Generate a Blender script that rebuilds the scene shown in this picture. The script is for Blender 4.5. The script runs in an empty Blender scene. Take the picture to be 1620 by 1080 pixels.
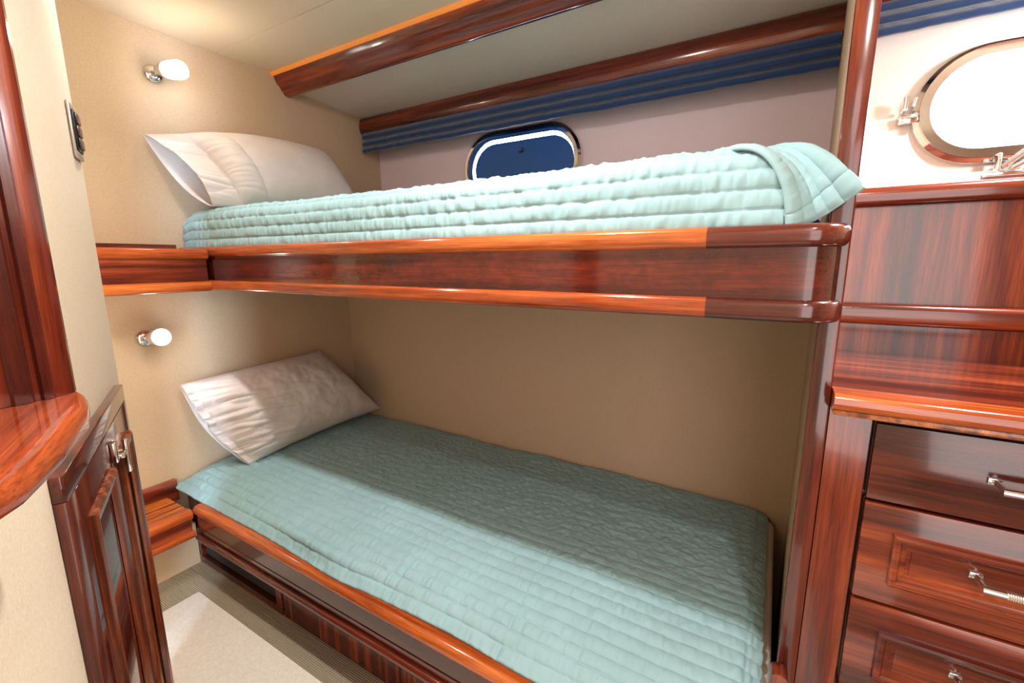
import bpy, bmesh, math, random
import numpy as np
from mathutils import Vector, Matrix
random.seed(4)
PI = math.pi
S = bpy.context.scene
C = S.collection

# ------------------------------------------------------------------ camera, world, lights, exposure
R = np.array([[0.8592211, -0.08774956, 0.50402293],
              [0.51158609, 0.15571129, -0.84500513],
              [-0.00433323, 0.98389736, 0.17868188]])
CAM = (2.0, 0.0, 1.18)
cd = bpy.data.cameras.new('camera'); cam = bpy.data.objects.new('camera', cd); C.objects.link(cam)
m = Matrix(R.tolist()).to_4x4(); m.translation = Vector(CAM); cam.matrix_world = m
cd.sensor_width = 36.0; cd.lens = 701.0 / 1620.0 * 36.0; cd.clip_start = 0.01
S.camera = cam
S.view_settings.view_transform = 'Standard'; S.view_settings.look = 'None'
S.view_settings.gamma = 1.0; S.view_settings.exposure = -0.2
S.view_settings.use_curve_mapping = False
S.cycles.max_bounces = 10; S.cycles.diffuse_bounces = 6; S.cycles.glossy_bounces = 5
S.cycles.sample_clamp_indirect = 6.0
S.cycles.caustics_reflective = False; S.cycles.caustics_refractive = False

w = bpy.data.worlds.new('sky'); S.world = w; w.use_nodes = True
wn = w.node_tree; wn.nodes.clear()
wo = wn.nodes.new('ShaderNodeOutputWorld'); wb = wn.nodes.new('ShaderNodeBackground')
wb.inputs['Color'].default_value = (0.60, 0.80, 1.0, 1); wb.inputs['Strength'].default_value = 85.0
wn.links.new(wb.outputs[0], wo.inputs[0])

def area(name, loc, size, power, col, target=None, shape='DISK', size_y=None, spread=None):
    l = bpy.data.lights.new(name, 'AREA'); l.shape = shape; l.size = size
    if size_y: l.size_y = size_y
    if spread: l.spread = spread
    l.energy = power; l.color = col
    o = bpy.data.objects.new(name, l); C.objects.link(o); o.location = loc
    if target is not None:
        o.rotation_euler = (Vector(target) - Vector(loc)).to_track_quat('-Z', 'Y').to_euler()
    return o
WARM = (1.0, 0.83, 0.64); NEUT = (1.0, 0.96, 0.92)
DOWN = [((0.61, 0.605, 1.985), 4.2, NEUT, 2.1), ((1.50, 0.605, 1.985), 9.5, NEUT, 2.3),
        ((2.25, 0.14, 1.985), 6.0, NEUT, 2.9), ((2.55, 1.25, 1.985), 35.0, (.96, .98, 1.0), 3.1)]  # the last one is added to whiten the right hull wall
for i, (p, e, c, sp) in enumerate(DOWN):
    area('downlight_lamp', p, 0.05, e, c, spread=sp)
# added soft fill light from behind the viewer
area('doorway_daylight', (2.50, -.62, 1.05), .75, 18.0, (1.0, .94, .92), (1.5, 1.5, .80), 'RECTANGLE', 1.6)
l = bpy.data.lights.new('cabin_lamp', 'POINT'); l.energy = 3.0; l.color = (1.0, .93, .94); l.shadow_soft_size = .12  # unseen point fill added behind the viewer to lift the upper hull
o = bpy.data.objects.new('cabin_lamp', l); C.objects.link(o); o.location = (2.2, -.05, 1.78)
l = bpy.data.lights.new('bracket_lamp', 'POINT'); l.energy = 20.0; l.color = (.93, .97, 1.0); l.shadow_soft_size = .05  # unseen point fill added to blow out the right hull wall
o = bpy.data.objects.new('bracket_lamp', l); C.objects.link(o); o.location = (2.78, 1.42, 1.68)
l = bpy.data.lights.new('surface_lamp', 'POINT'); l.energy = 12.0; l.color = (1.0, .93, .92); l.shadow_soft_size = .03  # unseen point fill added to brighten the hull lining above the bunk
o = bpy.data.objects.new('surface_lamp', l); C.objects.link(o); o.location = (1.50, .605, 1.93)
l = bpy.data.lights.new('lower_sconce_lamp', 'POINT'); l.energy = 1.0; l.color = (1.0, .90, .78); l.shadow_soft_size = .02
o = bpy.data.objects.new('lower_sconce_lamp', l); C.objects.link(o); o.location = (.17, .705, .915)
SCONCE = Vector((0.115, 0.875, 1.845))
l = bpy.data.lights.new('sconce_lamp', 'POINT'); l.energy = 1.3; l.color = (1.0, .86, .68); l.shadow_soft_size = 0.02
o = bpy.data.objects.new('sconce_lamp', l); C.objects.link(o); o.location = SCONCE + Vector((.12, .0, -.02))

# ------------------------------------------------------------------ materials
def srgb(r, g, b):
    f = lambda v: ((v / 255 + .055) / 1.055) ** 2.4 if v / 255 > .04045 else v / 255 / 12.92
    return (f(r), f(g), f(b), 1)

def newmat(name):
    mt = bpy.data.materials.new(name); mt.use_nodes = True
    nt = mt.node_tree; b = nt.nodes['Principled BSDF']
    return mt, nt, b

def tcoord(nt, scale=(1, 1, 1), rot=(0, 0, 0)):
    t = nt.nodes.new('ShaderNodeTexCoord'); mp = nt.nodes.new('ShaderNodeMapping')
    if any(rot): mp.vector_type = 'TEXTURE'; scale = tuple(1 / q for q in scale)
    mp.inputs['Scale'].default_value = scale; mp.inputs['Rotation'].default_value = rot
    nt.links.new(t.outputs['Object'], mp.inputs['Vector'])
    return mp.outputs['Vector']

def noise(nt, vec, scale, detail=4, rough=.5, dist=0):
    n = nt.nodes.new('ShaderNodeTexNoise'); n.inputs['Scale'].default_value = scale
    n.inputs['Detail'].default_value = detail; n.inputs['Roughness'].default_value = rough
    n.inputs['Distortion'].default_value = dist
    nt.links.new(vec, n.inputs['Vector']); return n.outputs['Fac']

def ramp(nt, fac, stops):
    r = nt.nodes.new('ShaderNodeValToRGB'); e = r.color_ramp.elements
    while len(e) < len(stops): e.new(.5)
    for k, (p, c) in enumerate(stops): e[k].position = p; e[k].color = c
    nt.links.new(fac, r.inputs['Fac']); return r.outputs['Color']

def mix(nt, a, b, fac, mode='MIX'):
    n = nt.nodes.new('ShaderNodeMix'); n.data_type = 'RGBA'; n.blend_type = mode
    for sock, v in ((n.inputs['Factor'], fac), (n.inputs['A'], a), (n.inputs['B'], b)):
        if hasattr(v, 'links'): nt.links.new(v, sock)
        else: sock.default_value = v
    # typed sockets
    return n

def mixc(nt, a, b, fac, mode='MIX'):
    n = nt.nodes.new('ShaderNodeMixRGB'); n.blend_type = mode
    for k, v in (('Fac', fac), ('Color1', a), ('Color2', b)):
        if isinstance(v, bpy.types.NodeSocket): nt.links.new(v, n.inputs[k])
        else: n.inputs[k].default_value = v
    return n.outputs['Color']

def bump(nt, b, h, strength, dist=.002):
    n = nt.nodes.new('ShaderNodeBump'); n.inputs['Strength'].default_value = strength
    n.inputs['Distance'].default_value = dist
    nt.links.new(h, n.inputs['Height']); nt.links.new(n.outputs['Normal'], b.inputs['Normal'])

def wood(name, axis, dark, mid, light, rough=.16, figure=0.0, streak=26, rot=(0, 0, 0)):
    """varnished mahogany, the grain running along one axis"""
    mt, nt, b = newmat(name)
    sc = [1, 1, 1]; sc['xyz'.index(axis)] = .045
    v = tcoord(nt, tuple(sc), rot)
    big = noise(nt, v, streak, 3, .55, .3)
    fine = noise(nt, v, streak * 9, 4, .6)
    sc2 = [1, 1, 1]; sc2['xyz'.index(axis)] = .02
    pore = noise(nt, tcoord(nt, tuple(sc2), rot), 700, 2, .5)
    c = ramp(nt, big, [(.34, dark), (.5, mid), (.66, light)])
    c = mixc(nt, c, (.30, .30, .30, 1), .22, 'MULTIPLY') if False else c
    fr = ramp(nt, fine, [(.36, (.60, .56, .53, 1)), (.62, (1.08, 1.06, 1.04, 1))])
    c = mixc(nt, c, fr, .75, 'MULTIPLY')
    pr = ramp(nt, pore, [(.36, (.45, .4, .38, 1)), (.46, (1, 1, 1, 1))])
    c = mixc(nt, c, pr, .5, 'MULTIPLY')
    if figure:
        sf = [14, 14, 14]; sf['xyz'.index(axis)] = 9
        fg = noise(nt, tcoord(nt, tuple(sf)), 2.2, 3, .6, 1.2)
        fgc = ramp(nt, fg, [(.35, (.5, .42, .4, 1)), (.6, (1.0, 1.0, 1.0, 1))])
        c = mixc(nt, c, fgc, figure, 'MULTIPLY')
    nt.links.new(c, b.inputs['Base Color'])
    b.inputs['Roughness'].default_value = rough
    b.inputs['Coat Weight'].default_value = .4; b.inputs['Coat Roughness'].default_value = .06
    b.inputs['Specular IOR Level'].default_value = .5
    bump(nt, b, fine, .05, .0006)
    return mt

RD, RM, RL = srgb(66, 23, 15), srgb(106, 39, 22), srgb(150, 70, 38)
OD, OM, OL = srgb(120, 46, 18), srgb(162, 72, 28), srgb(196, 104, 46)
DD, DM, DL = srgb(52, 18, 15), srgb(82, 30, 22), srgb(112, 46, 30)
M = {}
M['wood_x'] = wood('mahogany_lengthwise', 'x', RD, RM, RL)
M['wood_y'] = wood('mahogany_crosswise', 'y', RD, RM, RL)
M['wood_z'] = wood('mahogany_upright', 'z', RD, RM, RL)
M['wood_zs'] = wood('mahogany_striped_veneer', 'z', DD, RM, RL, streak=34)
M['orange_x'] = wood('light_mahogany_lengthwise', 'x', OD, OM, OL, .14)
M['orange_y'] = wood('light_mahogany_crosswise', 'y', OD, OM, OL, .14)
M['dark_x'] = wood('dark_mahogany_lengthwise', 'x', DD, DM, DL, .16)
M['dark_z'] = wood('dark_mahogany_upright', 'z', DD, DM, DL, .2)
M['dark_y'] = wood('dark_mahogany_crosswise', 'y', DD, DM, DL, .16)
M['figured_x'] = wood('figured_mahogany_panel', 'x', srgb(48, 15, 12), srgb(82, 25, 16), srgb(112, 38, 22), .14, figure=.7)
M['oak_y'] = wood('brown_striped_veneer', 'y', srgb(120, 62, 30), srgb(176, 98, 48), srgb(206, 132, 74), .3, streak=60)
M['stripe_z'] = wood('fine_striped_veneer', 'z', srgb(84, 38, 24), srgb(132, 66, 38), srgb(170, 98, 60), .2, streak=70)
M['wood_w'] = wood('mahogany_shelf', 'x', RD, srgb(138, 54, 28), srgb(172, 82, 42), .08, rot=(0, 0, -.4291))
M['gloss_z'] = wood('mirror_gloss_mahogany', 'z', DD, DM, DL, .06)
M['gloss_x'] = wood('mirror_gloss_mahogany_rail', 'x', DD, DM, DL, .06)
M['slat_y'] = wood('teak_slats', 'y', srgb(110, 40, 14), srgb(196, 98, 38), srgb(222, 134, 62), .2, streak=70)

def fabric(name, col, var=.06, weave=1400, bs=.25, rough=.85):
    mt, nt, b = newmat(name)
    v = tcoord(nt)
    n1 = noise(nt, tcoord(nt, (.35, .35, 1)), weave, 2, .5)
    n2 = noise(nt, tcoord(nt, (1, 1, .35)), weave, 2, .5)
    ad = nt.nodes.new('ShaderNodeMath'); ad.operation = 'ADD'
    nt.links.new(n1, ad.inputs[0]); nt.links.new(n2, ad.inputs[1])
    d = tuple(x * (1 - var * 2.2) for x in col[:3]) + (1,); l_ = tuple(min(1, x * (1 + var)) for x in col[:3]) + (1,)
    md = nt.nodes.new('ShaderNodeMath'); md.operation = 'MULTIPLY'; md.inputs[1].default_value = .5
    nt.links.new(ad.outputs[0], md.inputs[0])
    nt.links.new(ramp(nt, md.outputs[0], [(.35, d), (.65, l_)]), b.inputs['Base Color'])
    b.inputs['Roughness'].default_value = rough; b.inputs['Specular IOR Level'].default_value = .25
    bump(nt, b, md.outputs[0], bs, .0008)
    return mt
M['wall'] = fabric('beige_wall_covering', srgb(198, 174, 147), .05, 500, .25)
M['wall_p'] = fabric('light_beige_wall_covering', srgb(220, 205, 180), .05, 500, .25)  # lighter copy of the wall covering, carrying the stronger light on the partition
M['ceil'] = fabric('cream_headliner', srgb(224, 208, 184), .03, 600, .15)
M['ceil_in'] = fabric('pale_headliner', srgb(226, 216, 204), .04, 600, .15)
M['hull'] = fabric('off_white_hull_lining', srgb(232, 212, 220), .03, 600, .1)
M['hull_w'] = fabric('white_hull_lining', srgb(240, 238, 234), .02, 600, .08)

def cloth(name, col, rough=.8, wr=.0, sheen=.0, fine=900):
    mt, nt, b = newmat(name)
    v = tcoord(nt)
    n = noise(nt, v, 9, 3, .5); f = noise(nt, v, fine, 2, .5)
    c = ramp(nt, n, [(.3, tuple(x * .9 for x in col[:3]) + (1,)), (.7, col)])
    nt.links.new(c, b.inputs['Base Color']); b.inputs['Roughness'].default_value = rough
    b.inputs['Specular IOR Level'].default_value = .2
    if sheen: b.inputs['Sheen Weight'].default_value = sheen
    bump(nt, b, f, .2, .0006)
    return mt
M['quilt'] = cloth('seafoam_cotton', srgb(146, 180, 185), sheen=.1)
M['linen'] = cloth('white_cotton', srgb(224, 216, 212))
M['ticking'] = cloth('white_mattress_ticking', srgb(220, 214, 206))
M['navy'] = cloth('navy_mattress_cover', srgb(22, 40, 84))
M['shade'] = cloth('slate_blue_velvet', srgb(20, 52, 96), .6, sheen=.5)
M['shade2'] = M['shade']

def plain(name, col, rough=.4, metal=0., emis=None, es=0.):
    mt, nt, b = newmat(name)
    n = noise(nt, tcoord(nt), 60, 2, .5)
    nt.links.new(ramp(nt, n, [(.3, tuple(x * .93 for x in col[:3]) + (1,)), (.7, col)]), b.inputs['Base Color'])
    b.inputs['Roughness'].default_value = rough; b.inputs['Metallic'].default_value = metal
    if emis: b.inputs['Emission Color'].default_value = emis; b.inputs['Emission Strength'].default_value = es
    return mt
M['chrome'] = plain('polished_chrome', (.8, .8, .82, 1), .08, 1.)
M['knurl'] = plain('satin_nickel', (.72, .66, .62, 1), .3, 1.)
M['black'] = plain('black_plastic', (.012, .012, .014, 1), .35)
M['void'] = plain('dark_vent_opening', (.006, .006, .007, 1), .8)
M['brown'] = plain('dark_brown_plate', srgb(70, 52, 44), .3)
M['cover'] = plain('dark_blue_porthole_cover', srgb(20, 84, 156), .5)
M['gasket'] = plain('dark_gasket', srgb(30, 36, 50), .5)
M['lamp_on'] = plain('lit_frosted_glass', (1, .97, .92, 1), .3, 0, (1, .95, .88, 1), 9.)
M['bulb_dim'] = plain('glowing_bulb', (1, .97, .92, 1), .3, 0, (1, .97, .92, 1), 2.)
M['lens'] = plain('lit_downlight_lens', (1, .97, .92, 1), .3, 0, (1, .93, .84, 1), 4.)
M['glass_w'] = plain('white_frosted_glass', (.70, .68, .66, 1), .25)
M['amber'] = plain('amber_collar', srgb(200, 130, 70), .3)

mt, nt, b = newmat('clear_pane')
b.inputs['Base Color'].default_value = (1, 1, 1, 1); b.inputs['Transmission Weight'].default_value = 1
b.inputs['Roughness'].default_value = 0; b.inputs['IOR'].default_value = 1.02
M['pane'] = mt

# ribbed carpet
mt, nt, b = newmat('ribbed_beige_carpet')
v = tcoord(nt)
wv = nt.nodes.new('ShaderNodeTexWave'); wv.bands_direction = 'Y'; wv.inputs['Scale'].default_value = 55; wv.inputs['Distortion'].default_value = .6
wv.inputs['Detail'].default_value = 3; wv.inputs['Detail Scale'].default_value = 4
nt.links.new(v, wv.inputs['Vector'])
n = noise(nt, v, 500, 3, .6)
c = ramp(nt, wv.outputs['Fac'], [(.0, srgb(138, 124, 106)), (.7, srgb(166, 152, 132))])
c = mixc(nt, c, ramp(nt, n, [(.3, (.75, .73, .7, 1)), (.7, (1, 1, 1, 1))]), .7, 'MULTIPLY')
nt.links.new(c, b.inputs['Base Color']); b.inputs['Roughness'].default_value = .95
ad = nt.nodes.new('ShaderNodeMath'); ad.operation = 'ADD'
nt.links.new(wv.outputs['Fac'], ad.inputs[0]); nt.links.new(n, ad.inputs[1])
bump(nt, b, ad.outputs[0], .6, .004)
M['carpet'] = mt

# ------------------------------------------------------------------ object helpers
def root_loc(p):
    v = Vector((0, 0, 0))
    while p is not None:
        v += p.location; p = p.parent
    return v

def obj(name, bm, mat, parent=None, smooth=True, origin=None, label=None):
    me = bpy.data.meshes.new(name)
    if isinstance(bm, tuple):
        vs, fs = bm
        me.from_pydata([tuple(p) for p in vs], [], fs)
        bm = bmesh.new(); bm.from_mesh(me)
    bmesh.ops.recalc_face_normals(bm, faces=bm.faces) if len(bm.faces) < 20000 else None
    vs = [v.co.copy() for v in bm.verts]
    if parent is None:
        if origin is None:
            xs = [v.x for v in vs]; ys = [v.y for v in vs]; zs = [v.z for v in vs]
            origin = Vector(((min(xs) + max(xs)) / 2, (min(ys) + max(ys)) / 2, min(zs)))
        sh = Vector(origin)
    else:
        sh = root_loc(parent)
    bmesh.ops.translate(bm, verts=bm.verts, vec=-sh)
    bm.to_mesh(me); bm.free()
    if mat is not None: me.materials.append(M[mat] if isinstance(mat, str) else mat)
    if smooth:
        me.polygons.foreach_set('use_smooth', [True] * len(me.polygons))
        try: me.set_sharp_from_angle(angle=math.radians(35))
        except Exception: pass
    o = bpy.data.objects.new(name, me); C.objects.link(o)
    if parent is None: o.location = sh
    else: o.parent = parent
    if label: o['label'] = label
    return o

def thing(name, label, cat, loc, group=None):
    o = bpy.data.objects.new(name, None); C.objects.link(o); o.location = loc
    o.empty_display_size = .05
    o['label'] = label; o['category'] = cat
    if group: o['group'] = group
    return o
def tag(o, label, cat, group=None):
    o['label'] = label; o['category'] = cat
    if group: o['group'] = group
    return o
def struct(o, label=None, cat=None):
    o['kind'] = 'structure'
    if label: o['label'] = label
    if cat: o['category'] = cat
    return o

ID = lambda a, b, c: Vector((a, b, c))
E0 = Vector((.65, .404, 0)); DW = Vector((1, -.4576, 0)).normalized(); NW = Vector((.4576, 1, 0)).normalized()
WF = lambda s, off, z: E0 + DW * s + NW * off + Vector((0, 0, z))

def box(bm, a, b, c, f=ID, bev=0, seg=2):
    vs = [bm.verts.new(f(x, y, z)) for x in a for y in b for z in c]
    fc = [(0, 1, 3, 2), (4, 6, 7, 5), (0, 4, 5, 1), (2, 3, 7, 6), (0, 2, 6, 4), (1, 5, 7, 3)]
    fs = [bm.faces.new([vs[i] for i in q]) for q in fc]
    if bev:
        es = list({e for q in fs for e in q.edges})
        bmesh.ops.bevel(bm, geom=es, offset=bev, segments=seg, affect='EDGES', profile=.5)
    return bm
def B(*args, **k): return box(bmesh.new(), *args, **k)

def prism(bm, poly, a0, a1, f):
    """poly in (p,q), swept along a; f(a,p,q) gives the point"""
    A = [bm.verts.new(f(a0, p, q)) for p, q in poly]; Bv = [bm.verts.new(f(a1, p, q)) for p, q in poly]
    n = len(poly)
    bm.faces.new(A); bm.faces.new(Bv[::-1])
    for i in range(n): bm.faces.new([A[i], A[(i + 1) % n], Bv[(i + 1) % n], Bv[i]])
    return bm

def sweep(bm, prof, path, caps=True):
    """prof [(out,z)], path [(x,y,nx,ny)]"""
    rings = [[bm.verts.new((x + nx * o_, y + ny * o_, z)) for o_, z in prof] for x, y, nx, ny in path]
    n = len(prof)
    for r0, r1 in zip(rings[:-1], rings[1:]):
        for i in range(n): bm.faces.new([r0[i], r0[(i + 1) % n], r1[(i + 1) % n], r1[i]])
    if caps: bm.faces.new(rings[0]); bm.faces.new(rings[-1][::-1])
    return bm

def bull(o0, o1, z0, z1, r, n=5):
    """profile with both outer (o1) corners rounded"""
    p = [(o0, z0)]
    for k in range(n + 1):
        a = -PI / 2 + k / n * PI / 2; p.append((o1 - r + r * math.cos(a), z0 + r + r * math.sin(a)))
    for k in range(n + 1):
        a = k / n * PI / 2; p.append((o1 - r + r * math.cos(a), z1 - r + r * math.sin(a)))
    p.append((o0, z1)); return p

def frame_of(d):
    d = Vector(d).normalized(); u = d.orthogonal().normalized(); return u, d.cross(u), d
def lathe(bm, prof, p0, d, seg=28, caps=(False, False)):
    u, v, d = frame_of(d); p0 = Vector(p0); rings = []
    for r, h in prof:
        rings.append([bm.verts.new(p0 + d * h + (u * math.cos(2 * PI * k / seg) + v * math.sin(2 * PI * k / seg)) * r) for k in range(seg)])
    for a, b_ in zip(rings[:-1], rings[1:]):
        for k in range(seg): bm.faces.new([a[k], a[(k + 1) % seg], b_[(k + 1) % seg], b_[k]])
    if caps[0]: bm.faces.new(rings[0][::-1])
    if caps[1]: bm.faces.new(rings[-1])
    return bm
def rod(bm, p, q, r, seg=16):
    p = Vector(p); q = Vector(q); return lathe(bm, [(r, 0), (r, (q - p).length)], p, q - p, seg, (True, True))

# value noise in numpy for cloth surfaces
def vnoise(x, y, seed=0):
    xi = np.floor(x).astype(np.int64); yi = np.floor(y).astype(np.int64); xf = x - xi; yf = y - yi
    def h(a, b_):
        n_ = (a * 374761393 + b_ * 668265263 + seed * 1442695041) & 0x7fffffff
        n_ = ((n_ ^ (n_ >> 13)) * 1274126177) & 0x7fffffff
        return ((n_ ^ (n_ >> 16)) & 0xffff) / 65535.0
    sx = xf * xf * (3 - 2 * xf); sy = yf * yf * (3 - 2 * yf)
    return (h(xi, yi) * (1 - sx) + h(xi + 1, yi) * sx) * (1 - sy) + (h(xi, yi + 1) * (1 - sx) + h(xi + 1, yi + 1) * sx) * sy
def fbm(x, y, o=3, seed=0):
    s = 0; a = 1; t = 0
    for k in range(o): s = s + a * vnoise(x * 2 ** k, y * 2 ** k, seed + k); t += a; a *= .5
    return s / t - .5

def grid_obj(name, P, mat, parent=None, close_u=False, thick=0, origin=None, label=None):
    """P array (nu,nv,3)"""
    nu, nv, _ = P.shape
    V = P.reshape(-1, 3)
    idx = np.arange(nu * nv).reshape(nu, nv)
    if close_u: idx = np.vstack([idx, idx[:1]])
    F = np.stack([idx[:-1, :-1], idx[1:, :-1], idx[1:, 1:], idx[:-1, 1:]], -1).reshape(-1, 4)
    if parent is None:
        sh = np.array(origin) if origin is not None else np.array([V[:, 0].mean(), V[:, 1].mean(), V[:, 2].min()])
    else: sh = np.array(root_loc(parent))
    me = bpy.data.meshes.new(name)
    me.vertices.add(len(V)); me.vertices.foreach_set('co', (V - sh).astype(np.float32).ravel())
    me.loops.add(F.size); me.loops.foreach_set('vertex_index', F.ravel().astype(np.int32))
    me.polygons.add(len(F)); me.polygons.foreach_set('loop_start', np.arange(0, F.size, 4, dtype=np.int32))
    me.update(calc_edges=True); me.polygons.foreach_set('use_smooth', np.ones(len(F), bool))
    me.materials.append(M[mat])
    o = bpy.data.objects.new(name, me); C.objects.link(o)
    if parent is None: o.location = sh
    else: o.parent = parent
    if thick:
        md = o.modifiers.new('thickness', 'SOLIDIFY'); md.thickness = thick; md.offset = -1
    if label: o['label'] = label
    return o

def normals(P):
    du = np.gradient(P, axis=0); dv = np.gradient(P, axis=1)
    n = np.cross(du, dv); return n / (np.linalg.norm(n, axis=2, keepdims=True) + 1e-12)

def resample(pts, n):
    p = np.array(pts, float)
    # smooth: chaikin twice
    for _ in range(3):
        q = [p[0]]
        for a, b_ in zip(p[:-1], p[1:]): q += [.75 * a + .25 * b_, .25 * a + .75 * b_]
        q.append(p[-1]); p = np.array(q)
    L = np.r_[0, np.cumsum(np.linalg.norm(np.diff(p, axis=0), axis=1))]
    t = np.linspace(0, L[-1], n)
    return np.stack([np.interp(t, L, p[:, k]) for k in range(p.shape[1])], 1), t

# ------------------------------------------------------------------ setting
def xfoot(y): return 2.066 + .04 * (y - .9)
struct(obj('floor', B((-.05, 3.35), (-1.0, 1.95), (-.04, 0)), 'carpet', smooth=False))
bm = bmesh.new()
box(bm, (-.05, 3.35), (-1.0, 1.068), (2.0, 2.04)); box(bm, (-.05, 3.35), (1.072, 1.95), (2.0, 2.04)); box(bm, (-.05, 3.35), (1.06, 1.08), (2.003, 2.04))
struct(obj('ceiling', bm, 'ceil', smooth=False))
struct(obj('wall_head', B((-.05, 0), (-.05, 1.95), (0, 2.0)), 'wall', smooth=False))
struct(obj('wall_hull_lower', B((0, 2.3), (1.62, 1.68), (0, 1.1)), 'wall', smooth=False))
bm = bmesh.new()
prism(bm, [(2.067, .9), (2.089, .9), (2.131, 1.9), (2.109, 1.9)], 0, 2.0, lambda a, p, q: Vector((p, q, a)))
struct(obj('wall_foot', bm, 'wall', smooth=False))
bm = bmesh.new()
box(bm, (0, 1.2), (-.05, 0), (0, 2.0))     # s, off, z in the partition frame
prt = B((0, 1.65), (-.06, 0), (0, 2.0), f=WF, bev=0)
struct(obj('wall_partition', prt, 'wall_p', smooth=False))
struct(obj('wall_nook', B((-.05, .9), (-.05, 0), (0, 2.0)), 'wall', smooth=False)); bm.free()
struct(obj('wall_right', B((3.3, 3.35), (-1.0, 1.95), (0, 2.0)), 'wall', smooth=False))
struct(obj('wall_passage', B((2.08, 2.13), (-.86, -.335), (0, 2.0)), 'wall', smooth=False))
struct(obj('wall_near', B((2.08, 3.3), (-.92, -.86), (0, 2.0)), 'wall', smooth=False))
# sloping headliner over the upper bunk
bm = bmesh.new()
prism(bm, [(1.36, 1.955), (1.80, 1.934), (1.80, 1.945), (1.36, 1.966)], 0, 2.108, lambda a, p, q: Vector((a, p, q)))
struct(obj('ceiling_bunk', bm, 'ceil_in', smooth=False))

# hull wall with two stadium portholes
def stadium(cx, cz, hw, hh, n=14):
    r = hh; p = []
    for k in range(n + 1):
        a = -PI / 2 + PI * k / n; p.append((cx + hw - r + r * math.cos(a), cz + r * math.sin(a)))
    for k in range(n + 1):
        a = PI / 2 + PI * k / n; p.append((cx - hw + r + r * math.cos(a), cz + r * math.sin(a)))
    return p
def rrect(cx, cz, hw, hh, r, n=8):
    p = []
    for sx, sz, a0 in ((1, -1, -PI / 2), (1, 1, 0), (-1, 1, PI / 2), (-1, -1, PI)):
        for k in range(n + 1):
            a = a0 + PI / 2 * k / n
            p.append((cx + sx * (hw - r) + r * math.cos(a), cz + sz * (hh - r) + r * math.sin(a)))
    return p
PORT = [(.915, 1.62), (2.62, 1.62)]
def ring(bm, outer, inner, y0, y1):
    n = len(outer)
    V = [[bm.verts.new((x, y, z)) for x, z in L] for L in (outer, inner) for y in (y0, y1)]
    o0, o1, i0, i1 = V
    for k in range(n):
        j = (k + 1) % n
        bm.faces.new([o0[k], o0[j], i0[j], i0[k]]); bm.faces.new([o1[k], i1[k], i1[j], o1[j]])
        bm.faces.new([o0[k], o1[k], o1[j], o0[j]]); bm.faces.new([i0[k], i0[j], i1[j], i1[k]])
    return bm
def hullwall(name, x0, x1, z0, z1, hole, mat):
    # outer loop resampled so that it maps radially to the hole loop
    cx, cz = hole; inner = stadium(cx, cz, .285, .145)
    outer = []
    for x, z in inner:
        dx, dz = x - cx, z - cz
        t = min(((x1 if dx > 0 else x0) - cx) / dx if abs(dx) > 1e-9 else 1e9, ((z1 if dz > 0 else z0) - cz) / dz if abs(dz) > 1e-9 else 1e9)
        outer.append((cx + dx * t, cz + dz * t))
    # snap nearest samples to the corners
    for cxr, czr in ((x0, z0), (x0, z1), (x1, z0), (x1, z1)):
        k = min(range(len(outer)), key=lambda i: (outer[i][0] - cxr) ** 2 + (outer[i][1] - czr) ** 2)
        outer[k] = (cxr, czr)
    bm = bmesh.new(); ring(bm, outer, inner, 1.9, 1.95)
    return struct(obj(name, bm, mat, smooth=False))
hullwall('wall_hull_upper', 0, 2.12, 1.08, 2.0, PORT[0], 'hull')
hullwall('wall_hull_right', 2.12, 3.3, 0.0, 2.0, PORT[1], 'hull_w')
struct(obj('wall_ledge', B((0, 2.09), (1.62, 1.9), (1.08, 1.10)), 'hull', smooth=False))

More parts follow.
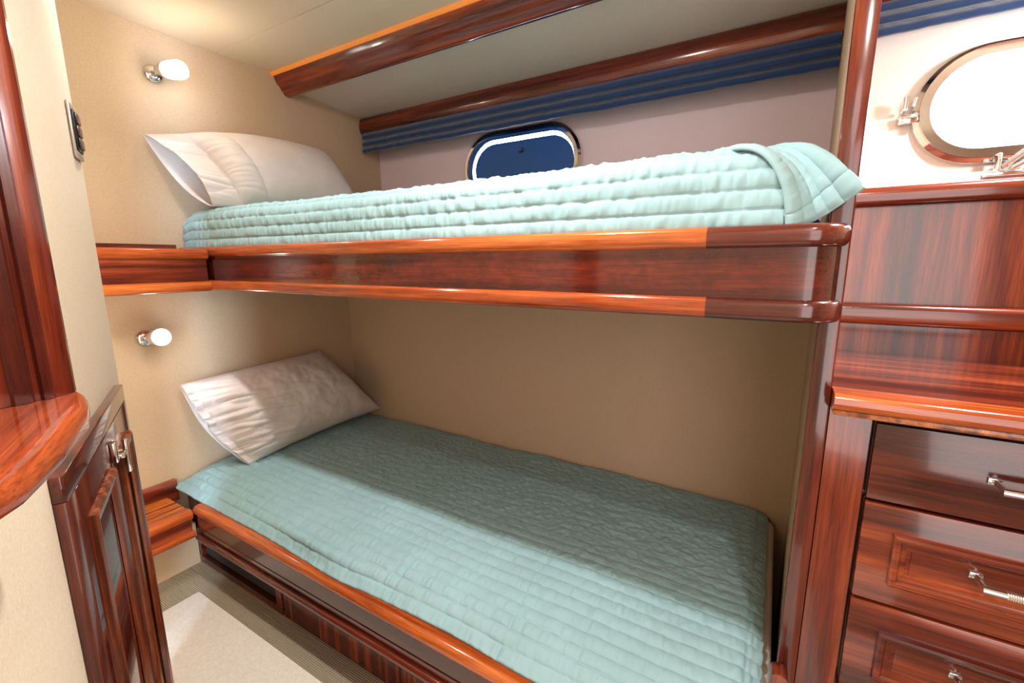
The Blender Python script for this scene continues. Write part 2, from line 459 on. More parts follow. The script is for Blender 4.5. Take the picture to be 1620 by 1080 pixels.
# window 1: porthole behind the upper bunk, its dark cover closed, daylight round the rim
def porthole(name, c, closed):
    cx, cz = c
    w_ = bpy.data.objects.new(name, None); C.objects.link(w_); w_.location = (cx, 1.9, cz); w_['kind'] = 'structure'
    bm = bmesh.new()
    rings = [(.315, .165, 1.899), (.312, .162, 1.882), (.300, .150, 1.872), (.286, .136, 1.872), (.280, .130, 1.882), (.280, .130, 1.945)]
    L = [[bm.verts.new((x, y, z)) for x, z in stadium(cx, cz, a, b_, 20)] for a, b_, y in rings]
    for A, Bq in zip(L[:-1], L[1:]):
        for k in range(len(A)): j = (k + 1) % len(A); bm.faces.new([A[k], A[j], Bq[j], Bq[k]])
    obj('window_frame', bm, 'chrome', w_)
    if closed:
        bm = bmesh.new(); st = stadium(cx, cz, .266, .116, 20)
        for y in (1.915, 1.922): bm.faces.new([bm.verts.new((x, y, z)) for x, z in st])
        bm2 = bmesh.new(); prism(bm2, st, 1.915, 1.924, lambda a, p, q: Vector((p, a, q))); bm.free()
        cv = obj('porthole_cover', bm2, 'cover', w_)
        bm = bmesh.new(); rod(bm, (cx + .005, 1.915, 1.685), (cx + .005, 1.905, 1.685), .004)
        rod(bm, (cx - .012, 1.909, 1.683), (cx + .006, 1.909, 1.683), .0028); rod(bm, (cx + .006, 1.909, 1.682), (cx + .006, 1.909, 1.70), .0028)
        obj('catch', bm, 'black', cv)
    else:
        bm2 = bmesh.new(); prism(bm2, stadium(cx, cz, .279, .129, 20), 1.925, 1.93, lambda a, p, q: Vector((p, a, q)))
        obj('glass_pane', bm2, 'pane', w_)
        # swing-out inner frame, dogs and clasp
        bm = bmesh.new(); ring(bm, stadium(cx, cz, .300, .150, 20), stadium(cx, cz, .276, .126, 20), 1.858, 1.870)
        obj('inner_frame', bm, 'chrome', w_)
        bm = bmesh.new()
        box(bm, (cx - .345, cx - .30), (1.855, 1.898), (cz - .032, cz - .008), bev=.004)
        rod(bm, (cx - .335, 1.85, cz + .005), (cx - .335, 1.85, cz + .04), .008); rod(bm, (cx - .335, 1.88, cz + .005), (cx - .335, 1.85, cz + .005), .006)
        rod(bm, (cx - .318, 1.85, cz + .01), (cx - .314, 1.85, cz + .035), .005)
        obj('screw_dog', bm, 'chrome', w_)
        for k in (0,):
            bx = cx - .085; bm = bmesh.new()
            box(bm, (bx - .045, bx + .06), (1.862, 1.898), (cz - .205, cz - .190), bev=.003)
            box(bm, (bx - .032, bx - .022), (1.84, 1.87), (cz - .195, cz - .145), bev=.003)
            box(bm, (bx + .038, bx + .048), (1.84, 1.87), (cz - .195, cz - .150), bev=.003)
            rod(bm, (bx - .02, 1.845, cz - .185), (bx + .045, 1.845, cz - .125), .008)
            rod(bm, (bx - .0, 1.842, cz - .190), (bx + .05, 1.842, cz - .155), .007)
            obj('clasp', bm, 'chrome', w_)
    return w_
porthole('window_1', PORT[0], True)
porthole('window_2', PORT[1], False)

# thin pale rectangle over the carpet
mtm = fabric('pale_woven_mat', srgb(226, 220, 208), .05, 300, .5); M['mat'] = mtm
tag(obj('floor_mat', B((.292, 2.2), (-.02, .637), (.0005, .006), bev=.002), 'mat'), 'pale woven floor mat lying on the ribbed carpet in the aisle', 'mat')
# ceiling cornice rails
def yz(a, p, q): return Vector((a, p, q))
crn = [(1.296, 2.0), (1.300, 1.985), (1.306, 1.974), (1.309, 1.966), (1.316, 1.958), (1.322, 1.954), (1.328, 1.945), (1.334, 1.936), (1.340, 1.931), (1.344, 1.924), (1.352, 1.920), (1.364, 1.919), (1.374, 1.922), (1.378, 1.93), (1.380, 1.962), (1.380, 2.0)]
bm = bmesh.new(); prism(bm, crn, 0.002, 3.29, yz)
struct(obj('trim_1', bm, 'wood_x'), 'moulded mahogany cornice rail fixed under the ceiling', 'trim')
M['led'] = plain('glowing_orange_strip', (.5, .2, .05, 1), .5, 0, (1.0, .25, .02, 1), .42)  # orange glow along the cornice top, put in as emission
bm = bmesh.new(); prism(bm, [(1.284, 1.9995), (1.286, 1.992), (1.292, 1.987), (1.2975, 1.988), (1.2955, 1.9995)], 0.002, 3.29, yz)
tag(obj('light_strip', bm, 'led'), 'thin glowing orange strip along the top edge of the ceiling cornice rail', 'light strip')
r2 = [(1.800, 1.934)] + [(1.785 - .022 * math.cos(math.radians(a)) , 1.891 + .043 * math.sin(math.radians(a))) for a in range(90, -91, -12)] + [(1.800, 1.848)]
bm = bmesh.new(); prism(bm, r2, 0.002, 2.105, yz)
struct(obj('trim_3', bm, 'wood_x'), 'rounded mahogany rail above the roman shade over the bunk', 'trim')
bm = bmesh.new(); prism(bm, [(p, q + .06) for p, q in r2], 2.13, 3.29, yz)
struct(obj('trim_4', bm, 'wood_x'), 'rounded mahogany rail above the shade of the right porthole', 'trim')

# post closing the end of the foot bulkhead
struct(obj('trim_5', B((2.0625, 2.0925), (.878, .901), (0, 2.0), bev=.003), 'wood_z'), 'tall upright mahogany post at the foot of both bunks', 'trim')

# ------------------------------------------------------------------ roman shades
def roman(name, x0, x1, zb, zt, yb, label, nf=3):
    t = thing(name, label, 'shade', ((x0 + x1) / 2, yb, zb))
    nx = 260; prof = []
    fold = (zt - zb) / (nf + .4)
    # each fold hangs in a drop; build the front profile, top to bottom
    prof.append((yb - .006, zt)); z1 = zt - .2 * fold
    for k in range(nf):
        z0 = zb + fold * (nf - 1 - k) * .98
        prof += [(yb - .012, z1), (yb - .026, z1 - .35 * (z1 - z0)), (yb - .040, z0 + .012), (yb - .040, z0 + .002), (yb - .030, z0 - .001), (yb - .014, z0 + .006), (yb - .010, z0 + .010)]
        z1 = z0 + .004
    prof.append((yb - .004, zb + .012))
    pts, tt = resample(prof, 90)
    X = np.linspace(x0, x1, nx)
    P = np.zeros((nx, 90, 3)); P[..., 0] = X[:, None]
    P[..., 1] = pts[None, :, 0]; P[..., 2] = pts[None, :, 1]
    zz = (zt - P[..., 2]) / (zt - zb)
    P[..., 2] += zz * (.006 * fbm(X[:, None] * 5, pts[None, :, 1] * 10, 2, 3) + .003 * fbm(X[:, None] * 22, pts[None, :, 1] * 12, 2, 5))
    P[..., 1] += .006 * zz * fbm(X[:, None] * 30, pts[None, :, 1] * 25, 3, 9)
    grid_obj('folded_cloth', P, 'shade', t, thick=.003)
    obj('headrail', B((x0, x1), (yb - .003, yb + .02), (zt - .02, zt + .004)), 'shade', t)
    return t
roman('roman_shade', .022, 2.100, 1.757, 1.872, 1.800, 'narrow slate blue velvet roman shade folded up under the rail above the upper bunk')
roman('roman_shade', 2.135, 3.28, 1.822, 1.935, 1.815, 'slate blue roman shade folded up above the bright porthole at right')

# ------------------------------------------------------------------ upper bunk
ub = thing('upper_bunk', 'upper bunk with rounded mahogany lee rail fixed between head wall and post', 'bunk', (1.03, 1.2, 1.08))
obj('bunk_platform', B((.004, xfoot(.9) - .004), (.862, 1.615), (1.088, 1.118)), 'dark_x', ub, smooth=False)
RC = .058
def path(x0, x1, y=.85, arc=True, n=14):
    p = [(x, y, 0, -1) for x in np.linspace(x0, x1, 12 if x1 - x0 > .1 else 3)]
    return p
def arcpath(cx, cy, r, n=16):
    return [(cx + r * math.sin(a), cy - r * math.cos(a), math.sin(a), -math.cos(a)) for a in np.linspace(0, PI / 2, n)] + [(cx + r, cy + .01, 1, 0)]
XE = 2.068 - RC; CY = .868
yb_ = CY - (RC - .0)
# baseline 20 mm inside the outer face
base = lambda x: (x, .850, 0, -1)
def rail_part(name, prof, mat, x0, x1, corner, label=None):
    pth = [base(x) for x in np.linspace(x0, x1, 14)]
    if corner: pth += [(2.036 + .038 * math.sin(a), .888 - .038 * math.cos(a), math.sin(a), -math.cos(a)) for a in np.linspace(0, PI / 2, 14)][1:]
    # stop at the post face
    pth = [q for q in pth if q[1] <= .877 or q[2] < .5] 
    last = pth[-1]
    return obj(name, sweep(bmesh.new(), prof, pth), mat, ub, label=label)
top_p = bull(-.03, .020, 1.199, 1.236, .014)
bot_p = bull(-.03, .020, 1.080, 1.117, .012)
fas_p = [(-.01, 1.112), (.010, 1.112), (.010, 1.203), (-.01, 1.203)]
XS = 1.889
rail_part('top_moulding', top_p, 'orange_x', .022, XS, False)
rail_part('corner_moulding', top_p, 'dark_x', XS, 2.036, True, 'darker rounded end piece of the top moulding')
rail_part('bottom_moulding', bot_p, 'orange_x', .022, XS + .006, False)
rail_part('lower_corner_moulding', bot_p, 'dark_x', XS + .006, 2.036, True, 'darker rounded end piece of the bottom moulding')
rail_part('fascia_panel', fas_p, 'figured_x', .022, 2.036, True)

# head shelf joined to the bunk front
hs = thing('head_shelf', 'short mahogany shelf on the head wall at the left end of the upper bunk', 'shelf', (.12, .6, 1.08))
def xz(a, p, q): return Vector((p, a, q))
def hsp(name, x1, z0, z1, r, mat, y1=.829, y0=.30):
    pr = bull(.02, x1, z0, z1, r) if r else [(.02, z0), (x1, z0), (x1, z1), (.02, z1)]
    return obj(name, prism(bmesh.new(), pr, y0, y1, xz), mat, hs)
hsp('top_board', .246, 1.190, 1.226, .015, 'orange_y')
hsp('front_panel', .226, 1.112, 1.192, 0, 'wood_y')
hsp('bottom_board', .246, 1.078, 1.114, .012, 'orange_y')
obj('back_trim', B((0, .018), (.30, .829), (1.19, 1.246), bev=.002), 'dark_y', hs)

# ------------------------------------------------------------------ lower bunk
lb = thing('lower_bunk', 'lower bunk base with long mahogany side board over a recessed toe kick', 'bunk', (1.1, 1.15, 0))
XL = 2.05
def ysw(name, poly, mat, x0=.224, x1=XL, label=None):
    return obj(name, prism(bmesh.new(), poly, x0, x1, yz), mat, lb, label=label)
tp = [(.72, .262)] + [(.694 - .014 * math.sin(math.radians(a)), .279 + .018 * math.cos(math.radians(a)) * -1) for a in range(0, 181, 20)] + [(.72, .297)]
ysw('top_rail', tp, 'orange_x')
ysw('side_board', [(.690, .190), (.690, .264), (.720, .264), (.720, .190)], 'dark_x')
ysw('board_groove', [(.688, .2055), (.688, .2085), (.691, .2085), (.691, .2055)], 'dark_x')
lp = [(.74, .160)] + [(.686 - .010 * math.cos(math.radians(a)), .172 + .012 * math.sin(math.radians(a))) for a in range(-90, 91, 20)] + [(.74, .190)]
ysw('lower_lip', lp, 'dark_x')
obj('bunk_base', B((.03, 2.05), (.745, 1.61), (.005, .255)), 'dark_x', lb, smooth=False)
# toe kick: vent opening near the head end, then veneer panels
obj('vent_opening', B((.13, .63), (.742, .746), (.035, .150)), 'void', lb, smooth=False)
bm = bmesh.new()
box(bm, (.115, .66), (.727, .744), (.003, .030)); box(bm, (.115, .128), (.727, .744), (.03, .152))
obj('vent_frame', bm, 'dark_x', lb, smooth=False)
obj('vent_frame', B((.628, .660), (.727, .744), (.030, .16)), 'wood_z', lb, smooth=False)
for k, (a, b2) in enumerate(((.668, 1.20), (1.204, 1.62), (1.624, 2.05))):
    obj('kick_panel', B((a, b2), (.730, .744), (.003, .16)), 'wood_zs', lb, smooth=False)
# rounded end stop where the lower rail meets the post
bm = bmesh.new(); ep = [(-.012, 0)] + [(.0, 0)]
pr = [(2.052, .003), (2.080, .003)] + [(2.066 + .014 * math.cos(math.radians(a)), .416 + .012 * math.sin(math.radians(a))) for a in range(0, 181, 20)]
prism(bm, pr, .845, .876, lambda a, p, q: Vector((p, a, q)))
obj('rail_end_stop', bm, 'wood_z', lb)

# step at the head of the lower bunk
st = thing('bedside_step', 'low slatted mahogany step box against the head wall beside the lower bunk', 'step', (.11, .5, .0))
bm = bmesh.new(); n = 7
for k in range(n):
    a = .022 + k * .0245; box(bm, (a, a + .0225), (.30, .678), (.262, .279), bev=.002)
obj('slatted_top', bm, 'slat_y', st)
obj('nosing', prism(bmesh.new(), bull(.19, .222, .245, .281, .012), .30, .680, xz), 'orange_y', st)
obj('front_panel', B((.02, .207), (.30, .678), (.19, .262)), 'wood_y', st, smooth=False)
obj('bottom_lip', prism(bmesh.new(), bull(.08, .222, .172, .196, .010), .30, .680, xz), 'orange_y', st)
obj('back_trim', B((0, .02), (.30, .720), (.25, .335), bev=.002), 'wood_y', st)
obj('riser', B((.0, .11), (.30, .726), (0, .172)), 'wall', st, smooth=False)

# ------------------------------------------------------------------ mattresses and quilts
def rbox(name, a, b_, c, mat, bev, label, cat):
    o = obj(name, B(a, b_, c, bev=bev, seg=4), mat)
    return tag(o, label, cat)
mtb = bmesh.new(); prism(mtb, [(.012, 1.119), (2.050, 1.119), (2.050, 1.240), (1.960, 1.345), (.03, 1.345), (.012, 1.32)], .885, 1.60, lambda a, p, q: Vector((p, a, q)))
tag(obj('mattress', mtb, 'navy'), 'dark navy covered mattress on the upper bunk under the quilt', 'mattress')
rbox('mattress', (.012, 2.060), (.762, 1.600), (.2555, .326), 'ticking', .02, 'white mattress on the lower bunk, its side showing beside the post', 'mattress')

def quilt_height(U, Vx, row, seed, wr=1.0, amp=.003, cross=.0):
    """U distance across the stitch rows, Vx along them"""
    ph = (U / row); tri = np.abs(np.sin(PI * ph))
    puff = tri ** .42
    rid = np.floor(ph)
    h = amp * puff - .0016 * np.exp(-(tri / .10) ** 2)
    # gathers across each row, different in each row
    gx = Vx + .003 * np.sin(rid * 5.1)
    g = fbm(gx * 70, rid * 7.3 + (ph - rid) * .5, 2, seed)
    g2 = fbm(gx * 150, rid * 3.1 + (ph - rid) * .8, 2, seed + 7)
    h = h + wr * puff * (.0054 * g + .0024 * g2)
    if cross:
        cx = np.abs(np.sin(PI * (Vx / cross + .13 * vnoise(rid * 0 + .3, rid * .77, 3))))
        h = h - .0022 * np.exp(-(cx / .10) ** 2)
    h = h + .004 * fbm(Vx * 6, U * 7, 3, seed + 20)
    return h

# upper quilt: back edge -> top -> rounded front edge -> side
nu, nv = 330, 760
prof = [(1.60, 1.352), (1.45, 1.368), (1.2, 1.374), (1.0, 1.376), (.915, 1.374), (.878, 1.362), (.862, 1.335), (.858, 1.29), (.854, 1.25), (.853, 1.228)]
pts, tt = resample(prof, nu)
V = np.linspace(.004, 2.0, nv)
P = np.zeros((nu, nv, 3)); P[..., 0] = V[None]; P[..., 1] = pts[:, None, 0]; P[..., 2] = pts[:, None, 1]
CAX = [(1.226, 2.007), (1.27, 2.002), (1.308, 1.990), (1.345, 1.966), (1.362, 1.932), (1.371, 1.898)]
yy = pts[:, 0]; zz_ = pts[:, 1]
xe = np.interp(zz_, [q[0] for q in CAX], [q[1] for q in CAX]) + .010
xe = xe + (2.0 - xe) * np.clip((yy - .93) / .08, 0, 1)
# head end: rounded down corner
hd = np.clip((.11 - V) / .11, 0, 1)[None]; P[..., 2] += (.007 * np.exp(-(V / .5) ** 2))[None] * np.clip((P[..., 2] - 1.24) / .13, 0, 1)
topw = np.clip((P[..., 2] - 1.24) / .13, 0, 1)
P[..., 2] -= .034 * hd ** 2 * topw
P[..., 1] += .012 * hd ** 2 * (1 - topw)
P[..., 2] += topw * (.010 * fbm(V[None] * 2.2, tt[:, None] * 3, 2, 2) - .004 + .0 * V[None])
N = normals(P); N *= np.sign((N[nu // 3, nv // 2, 2]))
U = tt[-1] - tt
H = quilt_height(U[:, None] + 0 * V[None], V[None] + 0 * U[:, None], .0335, 11, 1.7, .0052, .145)
P = P + N * H[..., None]
P[..., 0] = np.minimum(P[..., 0], np.minimum(xe, 2.003)[:, None])
q1 = grid_obj('quilt', P, 'quilt', None, thick=.004, origin=(1.0, .9, 1.228))
tag(q1, 'seafoam quilted coverlet with stitched rows on the upper bunk', 'quilt')
# turned out corner at the foot
ca, _ = resample([(1.870, .915, 1.360), (1.925, .878, 1.365), (1.962, .854, 1.347), (1.988, .849, 1.308), (2.000, .849, 1.27), (2.005, .850, 1.226)], 160)
cb, _ = resample([(1.870, 1.12, 1.362), (1.945, 1.02, 1.379), (2.015, .935, 1.374), (2.050, .895, 1.345), (2.076, .866, 1.314), (2.099, .850, 1.283)], 160)
na = 120; A = np.linspace(0, 1, na)
Pc = ca[None] * (1 - A[:, None, None]) + cb[None] * A[:, None, None]
hb = np.linspace(0, 1, 160)[None] * np.sin(PI * A)[:, None]
sA = np.sin(PI * A)[:, None]; Bq_ = np.linspace(0, 1, 160)[None]
Pc[..., 1] += .006 * sA * np.clip(1 - Bq_ * 1.1, 0, 1)
Pc[..., 1] += .030 * sA * Bq_ ** .8
Pc[..., 2] -= .008 * sA * Bq_ ** 3
Nc = normals(Pc); Nc *= -np.sign(Nc[na // 2, 80, 1]) if True else 1
Bv = np.linspace(0, 1, 160)
Hc = quilt_height(A[:, None] * .168 + 0 * Bv[None], Bv[None] * .30 + 0 * A[:, None], .0335, 31, .5, .0065, 0)
hem = np.exp(-((Bv[None] - .90) / .010) ** 2) * .003
Hc = Hc * np.clip((1 - Bv[None]) / .03, .2, 1) - hem
Pc = Pc + Nc * Hc[..., None]
grid_obj('turned_corner', Pc, 'quilt', q1, thick=.005)

# lower quilt
nu, nv = 420, 820
prof = [(1.600, .352), (1.40, .362), (1.15, .366), (.95, .362), (.83, .352), (.775, .338), (.738, .318), (.716, .303), (.700, .299)]
pts, tt = resample(prof, nu)
V = np.linspace(.012, 2.040, nv)
P = np.zeros((nu, nv, 3)); P[..., 0] = V[None]; P[..., 1] = pts[:, None, 0]; P[..., 2] = pts[:, None, 1]
fr = np.clip((.82 - pts[:, 0]) / .11, 0, 1)[:, None]; bk = np.clip((pts[:, 0] - 1.45) / .15, 0, 1)[:, None]
P[..., 1] += fr * (.012 * fbm(V[None] * 5, V[None] * 0, 2, 41) - .010 * np.exp(-((V[None] - .95) / .3) ** 2)) + fr * .010
P[..., 1] += bk * .022 * fbm(V[None] * 9, V[None] * 0, 2, 43)
# the fold in the front drape
fold = np.exp(-((V[None] - .85) / .22) ** 2)
P[..., 2] += fold * .016 * np.exp(-((pts[:, 0:1] - .745) / .018) ** 2)
P[..., 1] -= fold * .012 * np.exp(-((pts[:, 0:1] - .745) / .020) ** 2)
P[..., 2] += .010 * fbm(V[None] * 3, tt[:, None] * 3.5, 2, 47) * np.clip((pts[:, 0:1] - .75) / .1, 0, 1)
foot = np.clip((V[None] - 1.985) / .055, 0, 1)
P[..., 2] -= .016 * foot ** 2
hd = np.clip((.10 - V[None]) / .10, 0, 1); P[..., 2] -= .025 * hd ** 2 * np.clip((pts[:, 0:1] - .72) / .05, 0, 1)
N = normals(P); N *= np.sign(N[nu // 2, nv // 2, 2])
U = tt[-1] - tt
near = np.clip(1.1 - (U[:, None] - .22) / .30, .22, 1.0)
H = quilt_height(U[:, None] + 0 * V[None], V[None] + 0 * U[:, None], .036, 61, 1.6, .0062, .17)
H2 = .0105 * fbm(V[None] * 50 + U[:, None] * 14, U[:, None] * 62 - V[None] * 12, 3, 71)      # crinkled middle
H = H * near + H2 * (1.1 - near)
H = H * np.clip((V[None] - 0) / 1, .99, 1)
H -= .003 * np.exp(-((V[None] - 2.012) / .0035) ** 2)
P = P + N * H[..., None]
q2 = grid_obj('quilt', P, 'quilt', None, thick=.004, origin=(1.0, .8, .30))
tag(q2, 'seafoam quilted coverlet spread flat over the lower bunk mattress', 'quilt')

# ------------------------------------------------------------------ pillows
def pillow(name, TL, TR, BR, BL, bulge, nrm, label, mouth=.02, wr=1., seed=1, sleeve=.12, sag=.0, rnd=.10, crown=0., lbow=-.03):
    na, nb = 240, 160
    a = np.linspace(0, 1, na)[:, None]; b_ = np.linspace(0, 1, nb)[None]
    b_ = .5 - .5 * np.cos(PI * b_) * (1 - .12) - .5 * .12 * (1 - 2 * b_)
    TL, TR, BR, BL, nrm = [np.array(v, float) for v in (TL, TR, BR, BL, nrm)]
    aa = a + 0 * b_; bb = b_ + 0 * a
    e = np.clip((aa - .86) / .14, 0, 1)
    am = aa + np.where(aa > .5, (.5 - aa) * .06, (.5 - aa) * -lbow) * np.sin(PI * bb); bm_ = .5 + (bb - .5) * (1 - .07 * np.sin(PI * aa)) * (1 - rnd * e ** 2.2)
    A3, B3 = am[..., None], bm_[..., None]
    base_ = BL * (1 - A3) * (1 - B3) + BR * A3 * (1 - B3) + TL * (1 - A3) * B3 + TR * A3 * B3
    A_ = np.clip((aa - sleeve) / (1 - sleeve), 0, 1)
    body = (np.clip(1 - (2 * A_ - 1) ** 4, 0, 1) ** .6) * (np.clip(1 - (2 * bb - 1) ** 2, 0, 1) ** .60)
    sl = mouth * np.sin(PI * bb) ** .7 * (1.25 - .6 * bb) * np.clip(1 - aa / (sleeve + .15), 0, 1) ** .6
    T = bulge * body
    c1, s1 = .83, .56
    ra, rb = aa * c1 + bb * .6 * s1, bb * .6 * c1 - aa * s1
    wv_ = fbm(ra * 7 + 3, rb * 10, 3, seed) * .024 * wr + np.abs(fbm(rb * 20 + 9, ra * 5, 2, seed + 3)) * .006 * wr
    crump = np.exp(-(aa / .26) ** 2) * (np.abs(fbm(aa * 4 + bb * 2, bb * 13 + aa * 3, 2, seed + 5)) - .12) * .085 * wr
    ed = np.clip(np.minimum(bb, 1 - bb) * 7, 0, 1) * np.clip((1 - aa) * 12, 0, 1)
    F = base_ + nrm * (T * .74 + sl * .6 + (wv_ + crump) * ed)[..., None]
    Bk = base_ - nrm * (T * .26 + sl * .35)[..., None]
    Bk[..., 1] -= sl * .25; Bk[..., 0] = np.maximum(Bk[..., 0], .012)
    for Q in (F, Bk): Q[..., 2] += crown * np.sin(PI * np.clip(aa * 1.15, 0, 1)) * bb
    return obj_join_pillow(name, F, Bk, label)
def obj_join_pillow(name, F, Bk, label):
    # closed loop over b: front bottom->top, back top->bottom
    L = np.concatenate([F, Bk[:, ::-1][:, 1:-1]], axis=1)      # (na, nb*2-2, 3)
    P = np.transpose(L, (1, 0, 2))
    o = grid_obj(name, P, 'linen', None, close_u=True, thick=.003)
    # close the far (right) end
    return tag(o, label, 'pillow')
pillow('pillow', (.035, .770, 1.622), (.055, 1.50, 1.715), (.22, 1.580, 1.402), (.20, .885, 1.384), .17, (.88, -.25, .35),
       'white pillow standing against the head wall on the upper bunk, open pillowcase end', mouth=.12, wr=.34, seed=5, sleeve=.16, rnd=.22, crown=.03)
pillow('pillow', (.050, .765, .712), (.050, 1.385, .742), (.19, 1.625, .392), (.20, .905, .366), .19, (.90, -.15, .40),
       'crumpled white pillow propped on the lower bunk against the head wall', mouth=.03, wr=1.1, seed=23, sleeve=.04, rnd=.0, lbow=.08, crown=.012)

# ------------------------------------------------------------------ sconces
def sconce(y, z, d, lit, label, arm=.05):
    t = thing('wall_sconce', label, 'lamp', (0, y, z))
    o = obj('back_plate', lathe(bmesh.new(), [(.0001, .016), (.012, .016), (.024, .012), (.031, .005), (.032, 0)], (0, y, z), (1, 0, 0), 32), 'chrome', t)
    d = Vector(d).normalized(); p = Vector((.045, y + .004, z + .006))
    bm = bmesh.new(); rod(bm, (.012, y, z), p, .007); lathe(bm, [(.0001, -.012), (.012, -.012), (.016, 0), (.016, .012), (.0001, .014)], p, d, 24)
    obj('swivel_arm', bm, 'chrome', t)
    s0 = p + d * .006
    obj('shade_collar', lathe(bmesh.new(), [(.014, 0), (.023, .008), (.024, .020), (.020, .020)], s0, d, 32), 'amber' if not lit else 'chrome', t)
    prof = [(.020, .014), (.026, .024), (.029, .045), (.031, .070), (.029, .070), (.027, .045), (.022, .026), (.001, .018)]
    if lit: prof = [(.020, .014), (.026, .024), (.030, .045), (.031, .078), (.027, .090), (.0001, .096)]
    obj('glass_shade', lathe(bmesh.new(), prof, s0, d, 36), 'lamp_on' if lit else 'glass_w', t)
    if not lit:
        obj('bulb', lathe(bmesh.new(), [(.010, .018), (.014, .030), (.012, .042), (.0001, .048)], s0, d, 20), 'bulb_dim', t)
    return t
sconce(.836, 1.846, (.86, .30, -.06), True, 'lit chrome wall sconce above the upper bunk pillow, glowing white shade')
sconce(.694, .903, (.93, .04, .10), False, 'small chrome wall sconce with white glass cup below the upper bunk')

# ------------------------------------------------------------------ dresser, counter and backboard at right
DY = .880
dr = thing('dresser', 'mahogany dresser with three visible drawers right of the bunk post', 'dresser', (2.7, 1.1, 0))
obj('face_stile', B((2.0935, 2.150), (DY, DY + .02), (0, .945)), 'wood_z', dr, smooth=False)
obj('carcass', B((2.112, 3.29), (DY + .021, 1.29), (.0, .945)), 'dark_z', dr, smooth=False)
obj('face_panel', B((2.66, 3.29), (DY, DY + .02), (0, .945)), 'wood_z', dr, smooth=False)
obj('plinth_panel', B((2.155, 2.655), (DY, DY + .02), (0, .425)), 'wood_x', dr, smooth=False)
def drawer(z0, z1, panel, mat, lab):
    x0, x1 = 2.156, 2.654
    f = obj('drawer', B((x0, x1), (DY - .002, DY + .019), (z0, z1), bev=.002), mat, dr, label=lab)
    zc = (z0 + z1) / 2
    if panel:
        # picture-frame moulding and its recessed centre
        X0, X1, Z0, Z1 = 2.197, 2.613, z0 + .040, z1 - .044
        bm = bmesh.new(); loops = []
        for ins, dy in ((0, 0), (.0005, -.010), (.004, -.013), (.009, -.012), (.012, -.008), (.016, -.0075), (.020, -.004), (.024, -.0035), (.027, .001)):
            loops.append([bm.verts.new((x, DY - .002 + dy, z)) for x, z in ((X0 + ins, Z0 + ins), (X1 - ins, Z0 + ins), (X1 - ins, Z1 - ins), (X0 + ins, Z1 - ins))])
        for A_, B_ in zip(loops[:-1], loops[1:]):
            for k in range(4): bm.faces.new([A_[k], A_[(k + 1) % 4], B_[(k + 1) % 4], B_[k]])
        obj('panel_moulding', bm, 'wood_x', f)
    # bar handle: two rosettes, two stand-offs, bar with knurled middle
    hx = 2.375; hz = zc + (.002 if not panel else .006)
    bm = bmesh.new()
    for s in (-1, 1):
        box(bm, (hx + s * .077 - .008, hx + s * .077 + .008), (DY - .006, DY - .002), (hz - .005, hz + .005), bev=.0012)
        rod(bm, (hx + s * .077, DY - .004, hz), (hx + s * .072, DY - .036, hz - .001), .0042)
        rod(bm, (hx + s * .079, DY - .037, hz - .001), (hx + s * .054, DY - .037, hz - .001), .0058)
    rod(bm, (hx - .056, DY - .037, hz - .001), (hx + .056, DY - .037, hz - .001), .0045)
    h = obj('handle', bm, 'chrome', f)
    bm = bmesh.new(); prof_ = []
    for k in range(90): prof_.append((.0060 + (.0005 if k % 2 else 0), k * .108 / 89))
    lathe(bm, prof_, (hx - .054, DY - .037, hz - .001), (1, 0, 0), 16, (True, True)); obj('grip', bm, 'knurl', h)
drawer(.793, .922, False, 'wood_x', 'plain top drawer front')
drawer(.612, .787, True, 'wood_x', 'middle drawer front with moulded panel')
drawer(.431, .607, True, 'wood_x', 'third drawer front with moulded panel')

ct = thing('counter', 'mahogany counter with thick bullnose edge on top of the dresser', 'counter', (2.7, 1.05, .945))
def yzc(a, p, q): return Vector((a, -p, q))
obj('counter_top', prism(bmesh.new(), [(2.0935, .86), (2.0935, .904), (2.110, 1.299), (3.29, 1.299), (3.29, .86)], .9455, .966, lambda a, p, q: Vector((p, q, a))), 'wood_x', ct, smooth=False)
obj('bullnose_edge', prism(bmesh.new(), bull(-.885, -.832, .9455, .972, .011), 2.0926, 3.29, yzc), 'orange_x', ct)
obj('edge_bead', B((2.0935, 3.29), (.842, .875), (.936, .9452), bev=.003), 'oak_y', ct)

bb = thing('backboard', 'tall mahogany panelled backboard with ledge rail behind the counter', 'panel', (2.7, 1.31, .966))
obj('lower_panel', B((2.112, 3.29), (1.3002, 1.32), (.94, 1.04)), 'wood_zs', bb, smooth=False)
obj('upper_panel', B((2.112, 3.29), (1.300, 1.32), (1.04, 1.30)), 'wood_zs', bb, smooth=False)
obj('ledge_rail', prism(bmesh.new(), bull(-1.30, -1.268, 1.034, 1.082, .015), 2.108, 3.29, yzc), 'wood_x', bb)
obj('sill', prism(bmesh.new(), bull(-1.895, -1.272, 1.294, 1.336, .016), 2.115, 3.29, yzc), 'wood_x', bb)

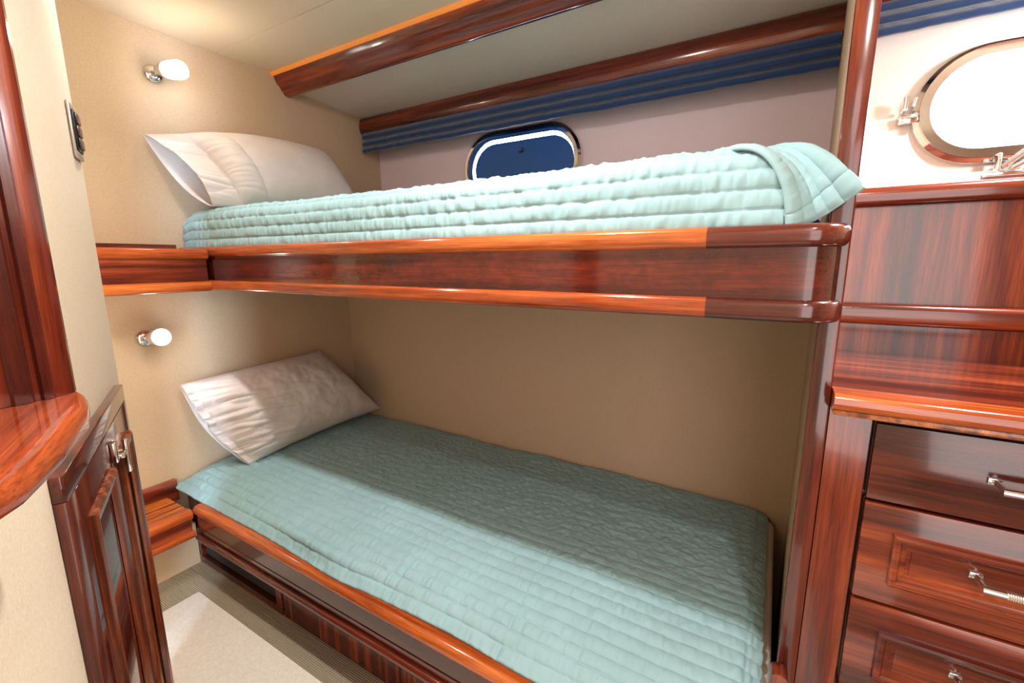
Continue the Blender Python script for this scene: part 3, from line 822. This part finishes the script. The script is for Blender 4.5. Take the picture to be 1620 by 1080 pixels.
# ------------------------------------------------------------------ near-left bulkhead: locker, pilaster with shelf, switch, strike plate
lk = thing('wall_locker', 'narrow mahogany locker door with raised panels set in the near left bulkhead', 'locker', WF(.33, 0, .05))
def wb_(name, s, o_, z, mat, parent, bev=.002, label=None): return obj(name, B(s, o_, z, f=WF, bev=bev), mat, parent, label=label)
wb_('frame_rail', (.072, .615), (.0005, .016), (.868, .905), 'gloss_x', lk)
wb_('frame_stile', (.575, .615), (.0005, .016), (.05, .868), 'dark_z', lk)
wb_('frame_stile', (.072, .100), (.0005, .016), (.05, .868), 'dark_z', lk)
wb_('frame_rail', (.100, .575), (.0005, .016), (.05, .09), 'dark_x', lk)
dk = wb_('door', (.102, .573), (.0005, .0155), (.092, .866), 'gloss_z', lk, bev=.001)
def rpanel(s0, s1, z0, z1):
    bm = bmesh.new(); loops = []
    for ins, of in ((0, .0156), (.000, .024), (.006, .027), (.012, .0245), (.018, .025), (.026, .0165)):
        loops.append([bm.verts.new(WF(s, of, z)) for s, z in ((s0 + ins, z0 + ins), (s1 - ins, z0 + ins), (s1 - ins, z1 - ins), (s0 + ins, z1 - ins))])
    for A_, B_ in zip(loops[:-1], loops[1:]):
        for k in range(4): bm.faces.new([A_[k], A_[(k + 1) % 4], B_[(k + 1) % 4], B_[k]])
    return obj('panel_moulding', bm, 'stripe_z', dk)
rpanel(.345, .54, .13, .808)
rpanel(.125, .262, .13, .808)
bm = bmesh.new()
box(bm, (.300, .322), (.0156, .026), (.806, .846), f=WF, bev=.002); box(bm, (.270, .306), (.0160, .034), (.808, .816), f=WF, bev=.002)
box(bm, (.262, .274), (.0275, .036), (.765, .834), f=WF, bev=.003)
obj('latch_handle', bm, 'chrome', dk)

tag(obj('strike_plate', B((-.004, -.0005), (-.045, -.015), (.47, .60), f=WF, bev=.002), 'black'), 'small black latch plate on the end of the left bulkhead', 'plate')

sw = thing('switch_panel', 'framed switch plate with black rockers high on the left bulkhead', 'switch', WF(.05, 0, 1.40))
wb_('cover_plate', (.010, .078), (.0005, .006), (1.398, 1.508), 'knurl', sw)
bz = wb_('bezel', (.020, .068), (.006, .009), (1.412, 1.494), 'black', sw)
for k in range(3):
    z = 1.418 + k * .025; wb_('rocker', (.026, .062), (.009, .013), (z, z + .021), 'brown', bz)

cp = thing('pilaster_unit', 'glossy mahogany pilaster standing on a shelf at the near left edge', 'pilaster', (1.42, .08, 1.012))
def ywall(x): return .404 - .4576 * (x - .65)
PZ = 1.0505
bm = bmesh.new()
prism(bm, [(1.411, ywall(1.411) + .001), (1.4035, .098), (1.397, .138), (1.393, .146), (1.386, .149), (1.330, ywall(1.33) + .001)], PZ, 2.0, lambda a, p, q: Vector((p, q, a)))
obj('pilaster', bm, 'wood_z', cp)
for ya, yb2 in ((.100, .116), (.120, .131)):
    xx = lambda y: 1.4035 - (y - .098) * .1625
    bm = bmesh.new(); prism(bm, [(xx(ya) + .0003, ya), (xx(ya) + .003, ya + .002), (xx(yb2) + .003, yb2 - .002), (xx(yb2) + .0003, yb2)], PZ, 2.0, lambda a, p, q: Vector((p, q, a)))
    obj('fluted_strip', bm, 'dark_z', cp)
out = [(1.392, ywall(1.392) + .001), (1.392, .155), (1.448, .138), (1.52, .102), (1.574, .071), (1.592, .054), (1.600, .035), (1.600, ywall(1.600) + .001)]
bm = bmesh.new(); rings = []
cen = Vector((1.33, .08, 0))
for ins, z in ((.012, 1.016), (.004, 1.019), (.0, 1.025), (.0, 1.038), (.003, 1.045), (.008, 1.050)):
    r = []
    for k, (x, y) in enumerate(out):
        if k in (0, len(out) - 1): r.append(bm.verts.new((x + (ins if k == 0 else -ins), y, z)))
        else:
            dv = Vector((x, y, 0)); nd = NW if k < 5 else Vector((.9, .4, 0)).normalized(); dv -= nd * ins
            r.append(bm.verts.new((dv.x, dv.y, z)))
    rings.append(r)
for A_, B_ in zip(rings[:-1], rings[1:]):
    for k in range(len(A_)): bm.faces.new([A_[k], A_[(k + 1) % len(A_)], B_[(k + 1) % len(A_)], B_[k]])
bm.faces.new(rings[0]); bm.faces.new(rings[-1][::-1])
obj('shelf', bm, 'wood_w', cp)

# ceiling downlight fittings (out of frame, they carry the room's light)
LBL = ['round recessed ceiling downlight over the aisle near the head wall', 'round recessed ceiling downlight over the middle of the aisle',
       'round recessed ceiling downlight behind the viewer', 'round recessed ceiling downlight in front of the right porthole']
for (p, e, c, sp), lb_ in zip(DOWN, LBL):
    t = thing('ceiling_downlight', lb_, 'downlight', (p[0], p[1], 2.0), 'recessed ceiling downlights')
    obj('trim_ring', lathe(bmesh.new(), [(.046, -.0005), (.044, -.008), (.032, -.010), (.030, -.0005)], (p[0], p[1], 2.0), (0, 0, 1), 32), 'chrome', t)

GROUPS = {'wall_sconce': 'wall sconces on the head wall', 'pillow': 'white pillows on the bunks', 'quilt': 'seafoam coverlets on the bunks',
          'mattress': 'bunk mattresses', 'roman_shade': 'slate blue roman shades'}
for ob in bpy.data.objects:
    k = ob.name.split('.')[0]
    if ob.parent is None and k in GROUPS and 'label' in ob: ob['group'] = GROUPS[k]
